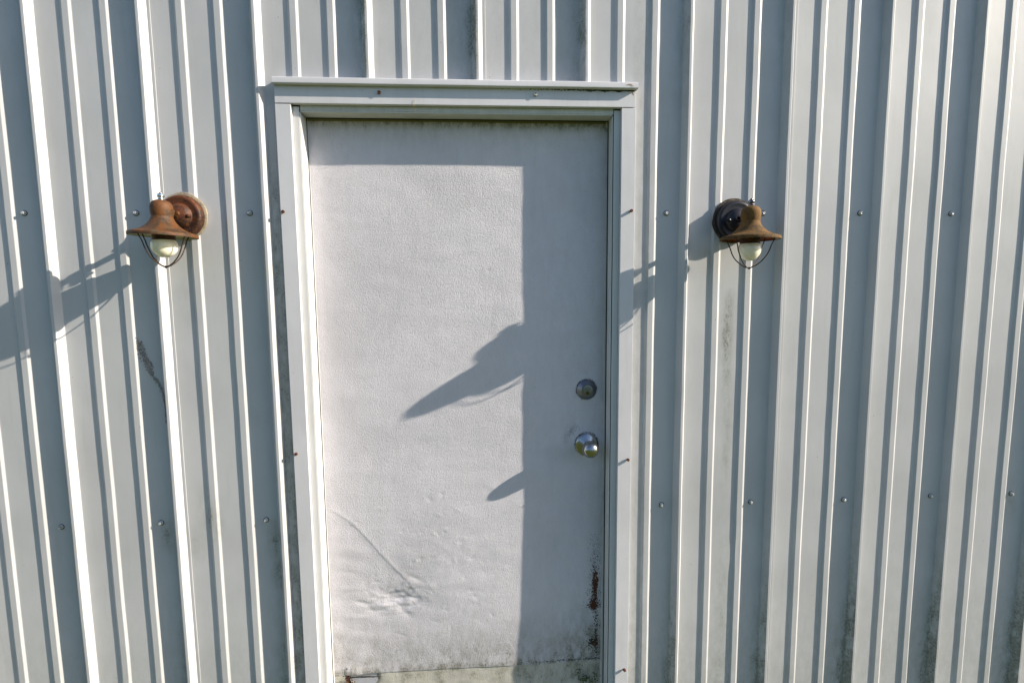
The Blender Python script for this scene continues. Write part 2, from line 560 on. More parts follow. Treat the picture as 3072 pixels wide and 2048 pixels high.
wall = thing('metal_wall', W(0, 0, -GZ), 'white ribbed sheet metal wall with the door in its middle', 'wall')
zrows = [ZB + i * 40.0 for i in range(int((ZT - ZB) / 40) + 1)]
zrows += [DZ]
zrows = sorted(set(zrows))
for j, (ka, kb) in enumerate([(-8, -5), (-5, -2), (-2, 1), (1, 4), (4, 7), (7, 10), (10, 13), (13, 16)]):
    poly = [(RX[ka] + 20.5, 0.0)]
    for k in range(ka, kb):
        poly += profile_cell(k, k + 1)
    xe = RX[kb] + 28.5
    pts = corner_pts(poly + [(xe - 8, 0.0)])
    pts = pts[:-1] + [(xe - 8, 0.15), (xe - 1.2, 1.3), (xe - .3, 1.1), (xe, 0.2)]
    # columns: add subdivisions on wide flats and at the door opening
    cols = []
    for a, b in zip(pts[:-1], pts[1:]):
        cols.append(a)
        L = b[0] - a[0]
        if L > 14:
            q = int(L // 9)
            for i in range(1, q):
                cols.append((a[0] + L * i / q, a[1] + (b[1] - a[1]) * i / q))
    cols.append(pts[-1])
    for cx in (DX0, DX1):
        for i in range(len(cols) - 1):
            if cols[i][0] < cx < cols[i + 1][0]:
                t = (cx - cols[i][0]) / (cols[i + 1][0] - cols[i][0])
                cols.insert(i + 1, (cx, cols[i][1] + t * (cols[i + 1][1] - cols[i][1])))
                break
    nc = len(cols)
    vs, gr, fs = [], [], []
    for z in zrows:
        for (x, nn) in cols:
            wob = 1.0 * noise.noise(Vector((x * .0035, z * .004, 5 + j))) + .45 * noise.noise(Vector((x * .004, z * .02, 1)))
            can = .55 * noise.noise(Vector((x * .006, z * .0035, 9))) + .25 * noise.noise(Vector((x * .012, z * .012, 3)))
            # small ding in the minor rib right of the door
            ding = 0
            if abs(z + 860) < 60 and 805 < x < 850:
                ding = -2.2 * math.exp(-((x - 822) / 9.0) ** 2 - ((z + 860) / 30.0) ** 2)
            vs.append(W(x + wob, nn + can + ding, z))
            gr.append(panel_grime(x, z))
    for r in range(len(zrows) - 1):
        zm = .5 * (zrows[r] + zrows[r + 1])
        for c in range(nc - 1):
            xm = .5 * (cols[c][0] + cols[c + 1][0])
            if zm < DZ and DX0 < xm < DX1:
                continue
            a = r * nc + c
            fs.append((a, a + 1, a + nc + 1, a + nc))
    me = mesh_py('wall_panel', vs, fs, {'grime': gr})
    sharp_edges(me, 50)
    link('wall_panel', me, M['panel'], wall)
# unseen shell behind the sheets, added so no brightness shows through frame gaps
x0, x1 = RX[-8] + 10, RX[16] + 30
link('side_wall', box_mesh(x0 - 20, x0 + 5, -6000, -12, ZB, ZT, 0), M['panel'], wall)
link('side_wall', box_mesh(x1 - 5, x1 + 20, -6000, -12, ZB, ZT, 0), M['panel'], wall)
link('back_wall', box_mesh(x0, x1, -6020, -6000, ZB, ZT, 0), M['panel'], wall)
link('roof', box_mesh(x0 - 40, x1 + 40, -6040, -3, ZT + 3, ZT + 40, 0), M['panel'], wall)
# concrete footing under the sheets
link('footing', box_mesh(x0, x1, -200, 30, -GZ + 1, ZB - 2, 3), M['concrete'], wall)

def hexscrew(x, n, z, r=4.4, h=6.8, wr=8.2, mat=None, wash=True, parent=None, tilt=0.0, shank=0.0):
    seg = 6
    bm = bmesh.new()
    a0 = random.random()
    def ring(rad, hh, sg, ph=0.0):
        return [bm.verts.new(W(x + rad * math.cos(2 * math.pi * i / sg + ph), n + hh, z + rad * math.sin(2 * math.pi * i / sg + ph))) for i in range(sg)]
    def loft(A, B):
        s = len(A)
        for i in range(s):
            bm.faces.new((A[i], A[(i + 1) % s], B[(i + 1) % s], B[i]))
    base = shank
    if shank:
        A, B = ring(2.6, 0, 10), ring(2.6, shank, 10)
        loft(A, B)
    A, B, C = ring(wr * .82, base + 0.6, 14), ring(wr * .82, base + 1.7, 14), ring(r * 1.02, base + 2.3, 14)
    loft(A, B)
    loft(B, C)
    bm.faces.new(C)
    A, B, C = ring(r, base + 2.0, seg, a0), ring(r, base + 1.6 + h, seg, a0), ring(r * .8, base + 2.2 + h, seg, a0)
    D = ring(r * .55, base + 1.9 + h, seg, a0)
    loft(A, B)
    loft(B, C)
    loft(C, D)
    bm.faces.new(D)
    bmesh.ops.recalc_face_normals(bm, faces=bm.faces)
    me = bpy.data.meshes.new('screw')
    bm.to_mesh(me)
    bm.free()
    o = link('screw', me, mat or M['screw'], parent, smooth=False)
    if wash:
        link('washer', lathe([(wr, 0.05), (wr * 1.03, .6), (wr * .96, 1.1), (0, 1.15)], (x, n, z), 'n', 16), M['washer'], o)
    return o

def nat(x):
    return 0.3
sc_x = {0: (-1269, -1255), 1: (-969, -969), 2: (-656, -661), 6: (565, 569), 7: (866, 863), 8: (1176, 1177), 9: (1474, 1477), 10: (1775, 1761)}
for k in range(-6, 16):
    xu, xl = sc_x.get(k, (RX[k] - 50, RX[k] - 50))
    if k not in (3, 4, 5):
        for xx, zz in ((xu, 222 + random.uniform(-2, 2)), (xl, -692 + random.uniform(-3, 3))):
            hexscrew(xx, nat(xx), zz, parent=wall)
    hexscrew(RX[k] - 50, .3, 1139, parent=wall)
    if k not in (3, 4, 5):
        hexscrew(RX[k] - 50, .3, -1480, parent=wall)

# dried mud trail scraped across the shaded flat under the left lamp
pth = smooth([(-1019, 0, -118), (-994, 0, -144), (-984, 0, -176), (-972, 0, -205), (-964, 0, -232), (-950, 0, -258), (-938, 0, -284), (-932, 0, -324), (-930, 0, -378)], 30)
vs, fs = [], []
rr = random.Random(5)
for i, q in enumerate(pth):
    t = i / len(pth)
    wd_ = (10 * sst(0, .18, t) * (1 - sst(.25, .75, t)) + 2.4)
    for rep in range(3 if t < .5 else 2):
        cx = q.x + rr.gauss(0, wd_ * .5)
        cz = q.z + rr.gauss(0, 5)
        s = rr.uniform(.5, 2.0) * (1.5 if rr.random() < .15 else 1)
        el = rr.uniform(1, 2.6)
        an = math.radians(-62) + rr.gauss(0, .4)
        k = len(vs)
        nb = 6
        base = 0.9 if cx < -932 else 0.9 + (cx + 932) * 1.3
        for b in range(nb):
            th = 2 * math.pi * b / nb
            rx, rz = s * el * math.cos(th), s * math.sin(th) * rr.uniform(.6, 1.3)
            vs.append(W(cx + rx * math.cos(an) - rz * math.sin(an), base - .3, cz + rx * math.sin(an) + rz * math.cos(an)))
        vs.append(W(cx, base + rr.uniform(.4, 1.3), cz))
        for b in range(nb):
            fs.append((k + b, k + (b + 1) % nb, k + nb))
mud = link('mud_trail', mesh_py('mud_trail', vs, fs), M['mud'], wall)
mud['kind'] = 'stuff'

# ------------------------------------------------------------------ door frame and trim
frame = thing('door_frame', W(-50, 0, -GZ), 'white metal door frame with overhanging drip cap and flat casings', 'door frame')
HB, HT = 522.0, 569.5
def g_head(x, z):
    return .12 + 1.25 * math.exp(-(HT - z) / 3.5) * sst(150, 440, x) + .25 * math.exp(-(HT - z) / 3.0)
# header face as a fine sheet on a folded body
vs, gr, fs = [], [], []
zs = [HB + .8, HB + 3, HB + 8, HB + 16, HB + 26, HB + 34, HB + 38, HB + 41, HB + 44, HT - .2]
xs = [-563.2 + i * 12.8 for i in range(81)]
xs[-1] = 460.2
for z in zs:
    for x in xs:
        vs.append(W(x, 17.25 + .35 * noise.noise(Vector((x * .008, z * .02, 4))), z))
        gr.append(g_head(x, z))
for r in range(len(zs) - 1):
    for c in range(len(xs) - 1):
        a = r * len(xs) + c
        fs.append((a, a + 1, a + len(xs) + 1, a + len(xs)))
hd = link('header_trim', box_mesh(-564, 461, 0, 16.8, HB, HT, .8, 20), M['trim'], frame)
link('header_face', mesh_py('header_face', vs, fs, {'grime': gr}), M['trim'], hd)
# drip cap: front lip, sloping top, short hem underneath
prof = [(0, 590.5), (30.5, 587.2), (32.0, 586.0), (32.3, 584), (32.0, 572), (30.8, 570.4), (28, 569.7), (17.3, 569.5), (0, 569.5)]
vs, fs = [], []
n_x = 60
for i in range(n_x + 1):
    x = -563 + (464 + 563) * i / n_x
    for (nn, z) in prof:
        vs.append(W(x, nn + (.4 * noise.noise(Vector((x * .01, 1, 1))) if nn > 20 else 0), z + .5 * noise.noise(Vector((x * .006, 4, 1)))))
k = len(prof)
for i in range(n_x):
    for j in range(k - 1):
        a = i * k + j
        fs.append((a, a + 1, a + k + 1, a + k))
fs.append(tuple(range(k)))
fs.append(tuple(reversed(range(n_x * k, n_x * k + k))))
me = mesh_py('drip_cap', vs, fs)
bm = bmesh.new(); bm.from_mesh(me); bmesh.ops.recalc_face_normals(bm, faces=bm.faces); bm.to_mesh(me); bm.free()
sharp_edges(me, 25)
cap = link('drip_cap', me, M['trim'], frame)
# chipped paint at its right end
def chip(pts, wid, name='paint_chip'):
    P = smooth(pts, 6)
    vs, fs = [], []
    for i, q in enumerate(P):
        t = i / (len(P) - 1)
        w_ = wid * math.sin(math.pi * min(max(t, .04), .97)) ** .6
        vs += [W(q.x, q.y, q.z + w_), W(q.x, q.y + .25, q.z), W(q.x, q.y, q.z - w_)]
    for i in range(len(P) - 1):
        for j in range(2):
            a = i * 3 + j
            fs.append((a, a + 3, a + 4, a + 1))
    return link(name, mesh_py(name, vs, fs), M['chip'], cap)
chip([(430, 32.9, 579), (438, 32.9, 580.5), (445, 32.9, 578.5), (450, 32.9, 574.5)], 1.7)
chip([(449.5, 17.9, 566), (453, 17.9, 561), (456, 17.9, 556)], 3.0)
# casings
def gcas(x, z):
    return .10 + .12 * sst(-900, -1350, z)
link('casing', box_mesh(-564, -521.5, 0, 17, -1505, 520, .9, 40, gcas), M['trim'], frame)
link('casing', box_mesh(420.5, 463, 0, 17, -1505, 520, .9, 40, gcas), M['trim'], frame)
# frame faces, jambs, stops, seals, dark gap strips
link('frame_face', box_mesh(-521, -503.5, -30, 2.2, -1505, 518, .7, 30, gcas), M['jamb'], frame)
link('frame_face', box_mesh(402.0, 420.2, -30, 2.2, -1505, 518, .7, 30, gcas), M['jamb'], frame)
link('frame_face', box_mesh(-500.5, 399.5, -30, 2.0, 507.6, 521.6, .7, 30, lambda x, z: .45), M['jamb'], frame)
link('gap_seal', box_mesh(400.0, 402.0, -28, -.8, -1505, 508, 0), M['seal'], frame)  # black strips filling open gaps, standing in for the dark inside them
link('gap_seal', box_mesh(-503.4, -500.6, -28, -.5, 503, 521.6, 0), M['seal'], frame)
link('gap_seal', box_mesh(-521, 420.2, -28, -.5, 518.1, 521.9, 0), M['seal'], frame)
link('jamb', box_mesh(-540, -503.6, -100, -30.1, -1505, 509, 0), M['jamb'], frame)
link('jamb', box_mesh(-503.4, -500.9, -100, 1.2, -1505, 502.5, .5, 20), M['jamb'], frame)
link('jamb', box_mesh(400.1, 430, -100, -30.2, -1505, 509, 0), M['jamb'], frame)
link('jamb', box_mesh(398.0, 399.9, -100, -1.2, -1505, 502.5, .4, 20), M['jamb'], frame)
link('head_jamb', box_mesh(-500.8, 397.9, -100, .8, 504.0, 507.4, .5, 20, lambda x, z: .3), M['jamb'], frame)
link('weather_seal', box_mesh(396.2, 397.9, -52, -45, -1480, 503.8, .3), M['seal'], frame)
link('weather_seal', box_mesh(-500.8, -499.6, -52, -49, -1480, 503.8, .3), M['seal'], frame)
link('weather_seal', box_mesh(-499.5, 396.1, -52, -47, 501.6, 503.8, .3), M['seal'], frame)
link('stop', box_mesh(390.4, 397.8, -98, -52.4, -1480, 503.9, .6, 20, lambda x, z: .35), M['jamb'], frame)
link('stop', box_mesh(-500.7, -497.6, -98, -52.4, -1480, 503.9, .6, 20), M['jamb'], frame)
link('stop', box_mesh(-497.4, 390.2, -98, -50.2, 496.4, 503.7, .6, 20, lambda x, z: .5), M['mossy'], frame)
link('threshold', box_mesh(-505, 402, -100, 20, -1529, -1506, 3), M['nickel_dull'], frame)
for (x, z, mt, shk) in ((-275, 553, 'rusty_screw', 0), (168, 553, 'pale_screw', 0), (-556, 224, 'rusty_screw', 1.0), (-555, -484, 'rusty_screw', 1.0),
                       (452, 227, 'rusty_screw', 1.0), (452, -532, 'rusty_screw', 2.0), (450, -1234, 'rusty_screw', 2.5)):
    hexscrew(x, 17.1, z, r=4.7, h=4.2, wr=5.6, mat=M[mt], wash=False, parent=frame, shank=shk)
# dirt lodged under the cap's right end
vs, fs = [], []
rr = random.Random(11)
for i in range(620):
    x = 455 - abs(rr.gauss(0, 1)) * 110
    if x < 40:
        continue
    dep = (2 + 6 * max(0, noise.noise(Vector((x * .05, 0, 3))) + .25)) * (1 if x < 440 else .6)
    z = 569.3 - rr.random() ** 1.6 * dep
    s = rr.uniform(.5, 1.6)
    c = (x, 17.8, z)
    k = len(vs)
    for b in range(5):
        th = 2 * math.pi * b / 5 + rr.random()
        vs.append(W(c[0] + s * math.cos(th) * 1.3, c[1], c[2] + s * math.sin(th)))
    vs.append(W(c[0], c[1] + rr.uniform(.4, 1.5), c[2]))
    for b in range(5):
        fs.append((k + b, k + (b + 1) % 5, k + 5))
ms = link('moss_line', mesh_py('moss_line', vs, fs), M['moss'], frame)
ms['kind'] = 'stuff'
# a dry grass stalk hanging off the header
link('straw', tube(smooth([(-176, 18.5, 536), (-175, 20, 528), (-178, 20, 518), (-179, 14, 508), (-185, 6, 503)], 5), .45, 5), M['silk'], frame)

# ------------------------------------------------------------------ door
door = thing('entry_door', W(-50, -54, -GZ), 'dented white embossed steel entry door, closed, with knob and deadbolt', 'door')
DN = -54.0
tabz = [(520, 1.4), (365, 1.4), (150, .6), (-140, 0), (-526, -1.0), (-660, .5), (-800, .3), (-960, -1.5), (-1122, -4.4), (-1230, -7.0), (-1310, -9.4), (-1500, -12)]
def dn(z):
    for (za, a), (zb, b) in zip(tabz[:-1], tabz[1:]):
        if zb <= z <= za:
            t = (za - z) / (za - zb)
            t = t * t * (3 - 2 * t)
            return a + (b - a) * t
    return 0
crease = [Vector(q) for q in ((-492, -690), (-444, -722), (-411, -750), (-365, -806), (-312, -874), (-258, -936), (-240, -962))]
dents = [  # x, z, length, width, angle deg, height
    (-396, -1012, 32, 9, -8, -1.7), (-344, -992, 34, 9, -15, 1.4), (-294, -965, 34, 12, 25, -2.4), (-259, -962, 22, 14, -40, 1.6),
    (-225, -935, 34, 10, -25, -1.6), (-174, -965, 30, 11, -40, 1.0), (-324, -1028, 50, 12, -8, 1.5), (-268, -1045, 40, 13, -35, -2.0),
    (-246, -1009, 30, 14, 35, 1.3), (-359, -1040, 44, 9, -6, -1.5), (-285, -1003, 84, 36, -15, -4.6), (-215, -1005, 30, 16, -50, -1.2),
    (-207, -868, 11, 4.5, 25, -1.3), (-232, -880, 9, 4.5, 15, -1.2), (-220, -874, 5, 5, 0, .6), (-132, -654, 8, 11, 40, -.9), (-122, -664, 7, 9, 30, .6),
    (-128, -782, 9, 5, 30, -.9), (-75, -815, 16, 9, -30, -.8), (-84, -707, 18, 6, -35, .45), (-146, -720, 20, 7, -35, .5), (-276, -1130, 34, 6, -20, -.7),
    (-33, -1007, 16, 7, -25, -.8), (-45, -985, 14, 7, -20, -.7), (-3, -888, 16, 7, -40, -.5), (-300, -1192, 9, 5, 0, -1.0), (77, -809, 22, 12, 10, -.35),
    (-20, -1090, 22, 8, -20, -.5), (-160, -1090, 26, 8, -15, -.6), (-120, -1228, 10, 4, 10, -.8), (-30, -1206, 8, 4, -20, -.6),
    (-420, -1060, 60, 12, -5, .9), (-440, -960, 50, 10, -5, .7), (-440, -905, 50, 9, -8, -.6), (-410, -1110, 50, 14, -5, -.8),
    (70, 235, 7, 6, 0, .5), (28, 57, 8, 7, 30, -.8), (100, -230, 12, 8, 0, -.4), (35, -640, 40, 12, -25, .5)]
rr = random.Random(77)
for i in range(46):
    cx_, cz_ = rr.gauss(-170, 120), rr.gauss(-930, 130)
    if -470 < cx_ < 110:
        dents.append((cx_, cz_, rr.uniform(7, 20), rr.uniform(4, 8), rr.gauss(-22, 30), rr.choice((-1, -1, 1)) * rr.uniform(.25, .8)))
def leaf_h(x, z):
    h = dn(z) * (0.35 + .65 * sst(-500, -330, x)) 
    h += .9 * noise.noise(Vector((x * .004, z * .011, 31))) + .35 * noise.noise(Vector((x * .006, z * .03, 33)))
    # oil-canning of the thin skin
    low = sst(-500, -1100, z)
    h += (1.0 + 1.0 * low) * noise.noise(Vector((x * .004, z * .0042, 8)))
    h += (.55 + .55 * low) * noise.noise(Vector((x * .013, z * .019, 2)))
    h += .16 * noise.noise(Vector((x * .03, z * .034, 6)))
    # crumpled patch where the skin was kicked in
    m_ = math.exp(-((x + 292) / 92.0) ** 2 - ((z + 1003 - .12 * (x + 292)) / 56.0) ** 2)
    if m_ > .01:
        q1 = Vector((x * .016, z * .030, 11))
        h += m_ * (6.6 * (abs(noise.noise(q1)) - .25) + 3.0 * (abs(noise.noise(q1 * 2.3)) - .25) - 1.8)
    m_ = math.exp(-((x + 120) / 190.0) ** 2 - ((z + 880) / 150.0) ** 2)
    h += m_ * .55 * noise.noise(Vector((x * .028, z * .036, 21)))
    q = Vector((x, z))
    if -520 < x < -180 and -1060 < z < -640:
        best, side = 1e9, 0
        for a, b in zip(crease[:-1], crease[1:]):
            ab = b - a
            t = max(0, min(1, (q - a).dot(ab) / ab.length_squared))
            dv = q - (a + ab * t)
            if dv.length < best:
                best = dv.length
                side = ab.x * dv.y - ab.y * dv.x
        sgn = 1 if side > 0 else -1
        fade = sst(-500, -470, x) 
        h += fade * (.65 * math.exp(-(best / 11.0) ** 2) - (1.0 * math.exp(-(best / 34.0)) if sgn < 0 else 0))
    # fanned wrinkles left of the crease
    if x < -300 and z < -760:
        am = .42 * sst(-300, -400, x) * sst(-760, -860, z) * (1 - sst(-1140, -1260, z))
        h += am * math.sin((z + .28 * x) * .085 + 2.2 * noise.noise(Vector((x * .01, z * .008, 0))))
    for (dx, dz, L, w_, an, hh) in dents:
        if abs(x - dx) > 3 * L or abs(z - dz) > 3 * L:
            continue
        ca, sa = math.cos(math.radians(an)), math.sin(math.radians(an))
        u_, v_ = (x - dx) * ca + (z - dz) * sa, -(x - dx) * sa + (z - dz) * ca
        h += 1.05 * hh * math.exp(-(u_ / L * 1.6) ** 2 - (v_ / w_ * 1.3) ** 2)
    if -345 > x > -460 and -1290 < z < -1215:       # lifted lip over the torn corner
        h += 5.0 * math.exp(-((x + 435) / 26.0) ** 2 - ((z + 1250) / 16.0) ** 2)
    return h
def leaf_grime_shade(x, z):
    w = .16 + .85 * sst(-1020, -1290, z) + .5 * sst(-900, -1290, z) * sst(200, 380, x)
    w += 1.4 * sst(466, 499, z) * (.6 + .4 * sst(-350, 300, x)) + .25 * sst(400, 480, z) + .16 * sst(-430, -490, x) * sst(-700, -1200, z)  # mildew plus the head's shade, both painted in along the top edge
    w += .30 * math.exp(-(390 - x) / 25.0) * sst(0, -900, z)
    w += .95 * math.exp(-((x - 278) / 15.0) ** 2 - ((z + 463 + (x - 278) * -.6) / 22.0) ** 2) * .78
    w += 1.1 * math.exp(-((z + 1262) / 13.0) ** 2) * (.6 + .6 * sst(250, 340, x))
    w += .4 * math.exp(-((x - 360) / 30.0) ** 2 - ((z + 1190) / 60.0) ** 2)
    for (sx, sz, rr_) in ((336, -323, 33.5), (338, -502, 38.5)):
        d_ = math.hypot(x - sx, z - sz)
        w += .75 * math.exp(-((d_ - rr_) / 2.6) ** 2) * (1 if z > sz - 12 else .35)
    w += .2 * math.exp(-(390 - x) / 12.0)
    return min(w, 1.5)
def leaf_rust(x, z):
    w = .50 * math.exp(-((x - 360) / 19.0) ** 2) * sst(-760, -940, z) * (1 - sst(-1065, -1110, z))
    w += .36 * math.exp(-((x - 369) / 9.0) ** 2 - ((z + 985) / 36.0) ** 2)
    w += .35 * math.exp(-((x - 367) / 10.0) ** 2 - ((z + 1055) / 20.0) ** 2)
    w += .35 * math.exp(-((x - 374) / 7.0) ** 2) * sst(-1060, -1120, z) * (1 - sst(-1190, -1235, z))
    w += .60 * math.exp(-((x - 366) / 12.0) ** 2 - ((z + 1195) / 14.0) ** 2)
    w += .60 * math.exp(-((x - 362) / 22.0) ** 2 - ((z + 1268) / 8.0) ** 2)
    w += .40 * math.exp(-(((x - 280) * .8 + (z + 463) * .6) / 26.0) ** 2 - (((x - 280) * -.6 + (z + 463) * .8) / 15.0) ** 2)
    for (sx, sz, rr_) in ((336, -323, 33.0), (338, -502, 38.0)):
        d_ = math.hypot(x - sx, z - sz)
        w += .95 * math.exp(-((d_ - rr_) / 1.9) ** 2) * (1 if z > sz - 12 else .45)
    w += .42 * math.exp(-((x - 372) / 16.0) ** 2) * sst(-600, -1150, z)
    return min(w, 1.2)
LX0, LX1, LZ0, LZ1 = -504.0, 397.0, -1262.0, 502.0
def sheet(x0, x1, z0, z1, step, hf, gf, rf, skip=None):
    nx, nzn = int((x1 - x0) / step) + 1, int((z1 - z0) / step) + 1
    vs, gr, ru, fs = [], [], [], []
    for j in range(nzn + 1):
        z = z0 + (z1 - z0) * j / nzn
        for i in range(nx + 1):
            x = x0 + (x1 - x0) * i / nx
            vs.append(W(x, hf(x, z), z))
            gr.append(gf(x, z))
            ru.append(rf(x, z))
    for j in range(nzn):
        for i in range(nx):
            if skip and skip(x0 + (x1 - x0) * (i + .5) / nx, z0 + (z1 - z0) * (j + .5) / nzn):
                continue
            a = j * (nx + 1) + i
            fs.append((a, a + 1, a + nx + 2, a + nx + 1))
    return mesh_py('sheet', vs, fs, {'grime': gr, 'rust': ru})
leaf = link('door_leaf', sheet(LX0, LX1, LZ0, LZ1, 3.4, lambda x, z: DN + leaf_h(x, z), leaf_grime_shade, leaf_rust), M['door'], door)
link('door_core', box_mesh(LX0, LX1, -98, -68, -1500, LZ1, 1), M['door'], door)
# bottom skin of the door, lapped under the upper one, torn open at its left corner
def low_h(x, z):
    h = DN - 2.0 + leaf_h(x, z) * 1.0
    h += .8 * noise.noise(Vector((x * .03, z * .05, 4)))
    h -= 10.0 * (sst(-466, -450, x) * (1 - sst(-385, -342, x))) * sst(-1340, -1270, z)
    return h
link('bottom_skin', sheet(-500, 392, -1500, -1260, 4.5, low_h, lambda x, z: min(1.9, .62 + .5 * noise.noise(Vector((x * .02, z * .04, 1))) + 1.0 * (sst(-464, -452, x) * (1 - sst(-362, -345, x))) + .35 * sst(150, 380, x) + .3 * sst(-1400, -1280, z)),
     lambda x, z: .95 * math.exp(-((x + 455) / 12.0) ** 2) * sst(-1400, -1290, z) + .25 * math.exp(-((x + 415) / 60.0) ** 2) * sst(-1300, -1270, z)), M['worn'], door)
# weeds pressed against the bottom of the door
vs, fs = [], []
rr = random.Random(21)
for (cx, cz, hh) in ((318, -1310, 34), (330, -1330, 22), (345, -1322, 16), (372, -1325, 26), (360, -1345, 22)):
    for i in range(26):
        z = cz + rr.uniform(-hh * .5, hh * .9)
        x = cx + rr.gauss(0, 6) * (1.1 - (z - cz) / hh * .6)
        nn = DN + rr.uniform(3, 12) - 9
        an = rr.uniform(0, 6.28)
        L, w_ = rr.uniform(3, 8), rr.uniform(1.4, 3)
        c = Vector((x, nn, z))
        a = Vector((math.cos(an), rr.uniform(-.3, .5), math.sin(an)))
        b = a.cross(Vector((0, 1, 0.2))).normalized() * w_
        k = len(vs)
        for q in (c - a * L * .5, c + b * .6, c + a * L, c - b * .6):
            vs.append(W(q.x, q.y, q.z))
        fs += [(k, k + 1, k + 2), (k, k + 2, k + 3)]
wd_o = link('door_weed', mesh_py('door_weed', vs, fs), M['leafgreen'], None, smooth=False)
wd_o['kind'] = 'stuff'
wd_o['label'] = 'small green weeds pressed against the bottom right corner of the door'
wd_o['category'] = 'weeds'

# flaked and blistered paint: small dark pits down to the steel
def leaf_surf(x, z):
    return DN + leaf_h(x, z)
def pits(name, spots, mat, seed):
    rr = random.Random(seed)
    vs, fs = [], []
    for (x, z, s, el, an) in spots:
        if x > 389.5 or z < -1258:
            continue
        y = leaf_surf(x, z) + .35
        k = len(vs)
        nb = 5
        for b in range(nb):
            th = 2 * math.pi * b / nb
            rx, rz = s * el * math.cos(th) * rr.uniform(.7, 1.3), s * math.sin(th) * rr.uniform(.7, 1.3)
            vs.append(W(x + rx * math.cos(an) - rz * math.sin(an), y, z + rx * math.sin(an) + rz * math.cos(an)))
        fs.append(tuple(range(k, k + nb)))
    o = link(name, mesh_py(name, vs, fs), mat, door)
    o['kind'] = 'stuff'
rr = random.Random(9)
sp = []
for i in range(120):        # arc of flaking left of the knob
    t = rr.random()
    sp.append((265 + 42 * t + rr.gauss(0, 6), -492 + 50 * t ** .7 + rr.gauss(0, 7), rr.uniform(.3, .8), rr.uniform(1, 1.9), rr.uniform(0, 3)))
for (cx_, cz_, R_) in ((336, -323, 33.0), (338, -502, 38.2)):
    for i in range(75):
        a = rr.uniform(math.radians(5), math.radians(200)) if rr.random() < .75 else rr.uniform(0, 6.28)
        q = R_ + abs(rr.gauss(0, 1.0))
        sp.append((cx_ + q * math.cos(a), cz_ + q * math.sin(a), rr.uniform(.5, 1.5), 1.2, a))
for i in range(620):        # column of pits up the right edge
    z = -1065 + 260 * (rr.random() ** 1.5)
    t = (z + 1065) / 260
    sp.append((366 + rr.gauss(0, 9 + 5 * (1 - t)), z, rr.uniform(.45, 1.35) * (1.25 - .5 * t), rr.uniform(1, 1.7), rr.uniform(0, 3)))
for i in range(150):
    z = rr.uniform(-1240, -1080)
    sp.append((373 + rr.gauss(0, 5), z + rr.gauss(0, 5), rr.uniform(.5, 2.0) * (1.7 if rr.random() < .12 else 1), rr.uniform(1, 1.8), rr.uniform(0, 3)))
for i in range(60):
    sp.append((357 + rr.gauss(0, 6), -1192 + rr.gauss(0, 10) , rr.uniform(.8, 2.6), rr.uniform(1, 1.8), rr.uniform(0, 3)))
for i in range(260):
    x = 390 - abs(rr.gauss(0, 1)) * 120
    sp.append((x, -1256 + abs(rr.gauss(0, 4)), rr.uniform(.4, 1.4), rr.uniform(1, 2), 0))
for i in range(260):        # loose scatter over the shaded side
    sp.append((rr.uniform(130, 388), rr.uniform(-1250, 450), rr.uniform(.25, .7), rr.uniform(1, 2.2), rr.uniform(0, 3)))
pits('paint_pits', sp, M['seal_brown'], 4)
sp = []
for i in range(75):
    sp.append((371 + rr.gauss(0, 4.0), -985 + rr.gauss(0, 24), rr.uniform(1.0, 3.2), rr.uniform(1, 1.6), 1.5))
for i in range(110):
    sp.append((365 + rr.gauss(0, 7), -1055 + rr.gauss(0, 9), rr.uniform(1.0, 2.8), rr.uniform(1, 1.6), rr.uniform(0, 3)))
pits('rust_patch', sp, M['rust_spot'], 5)
def band(name, pts, wid, mat):
    P = smooth(pts, 6)
    vs, fs = [], []
    for i, q in enumerate(P):
        t = i / (len(P) - 1)
        w_ = wid * math.sin(math.pi * min(max(t, .03), .98)) ** .5 * (1 + .35 * noise.noise(Vector((q.x * .09, 0, 3))))
        vs += [W(q.x, q.y, q.z + w_), W(q.x, q.y + .6, q.z), W(q.x, q.y, q.z - w_ * (1.2 + .8 * noise.noise(Vector((q.x * .12, 5, 3)))))]
    for i in range(len(P) - 1):
        for j in range(2):
            a = i * 3 + j
            fs.append((a, a + 3, a + 4, a + 1))
    return link(name, mesh_py(name, vs, fs), mat, door)
band('torn_gap', [(-464, -50, -1272), (-452, -49, -1266), (-425, -48.6, -1263.5), (-390, -49, -1264.5), (-362, -52, -1268), (-345, -54, -1271)], 2.4, M['seal_brown'])  # dark strip standing in for the shadow under the torn lip
band('rusted_edge', [(-461, -50, -1270), (-458, -50, -1284), (-457, -50, -1300), (-460, -50, -1330)], 3.0, M['rust_spot'])
sp = []
vs, fs = [], []
for i in range(90):
    x, z = -452 + rr.gauss(0, 7), -1284 + rr.gauss(0, 14)
    k = len(vs)
    s_ = rr.uniform(.8, 2.4)
    for b in range(5):
        th = 2 * math.pi * b / 5
        vs.append(W(x + s_ * math.cos(th), -53.5 - 10 * sst(-464, -452, x) + 6, z + 1.8 * s_ * math.sin(th)))
    fs.append(tuple(range(k, k + 5)))
rf = link('rust_flake', mesh_py('rust_flake', vs, fs), M['rust_spot'], door)
rf['kind'] = 'stuff'

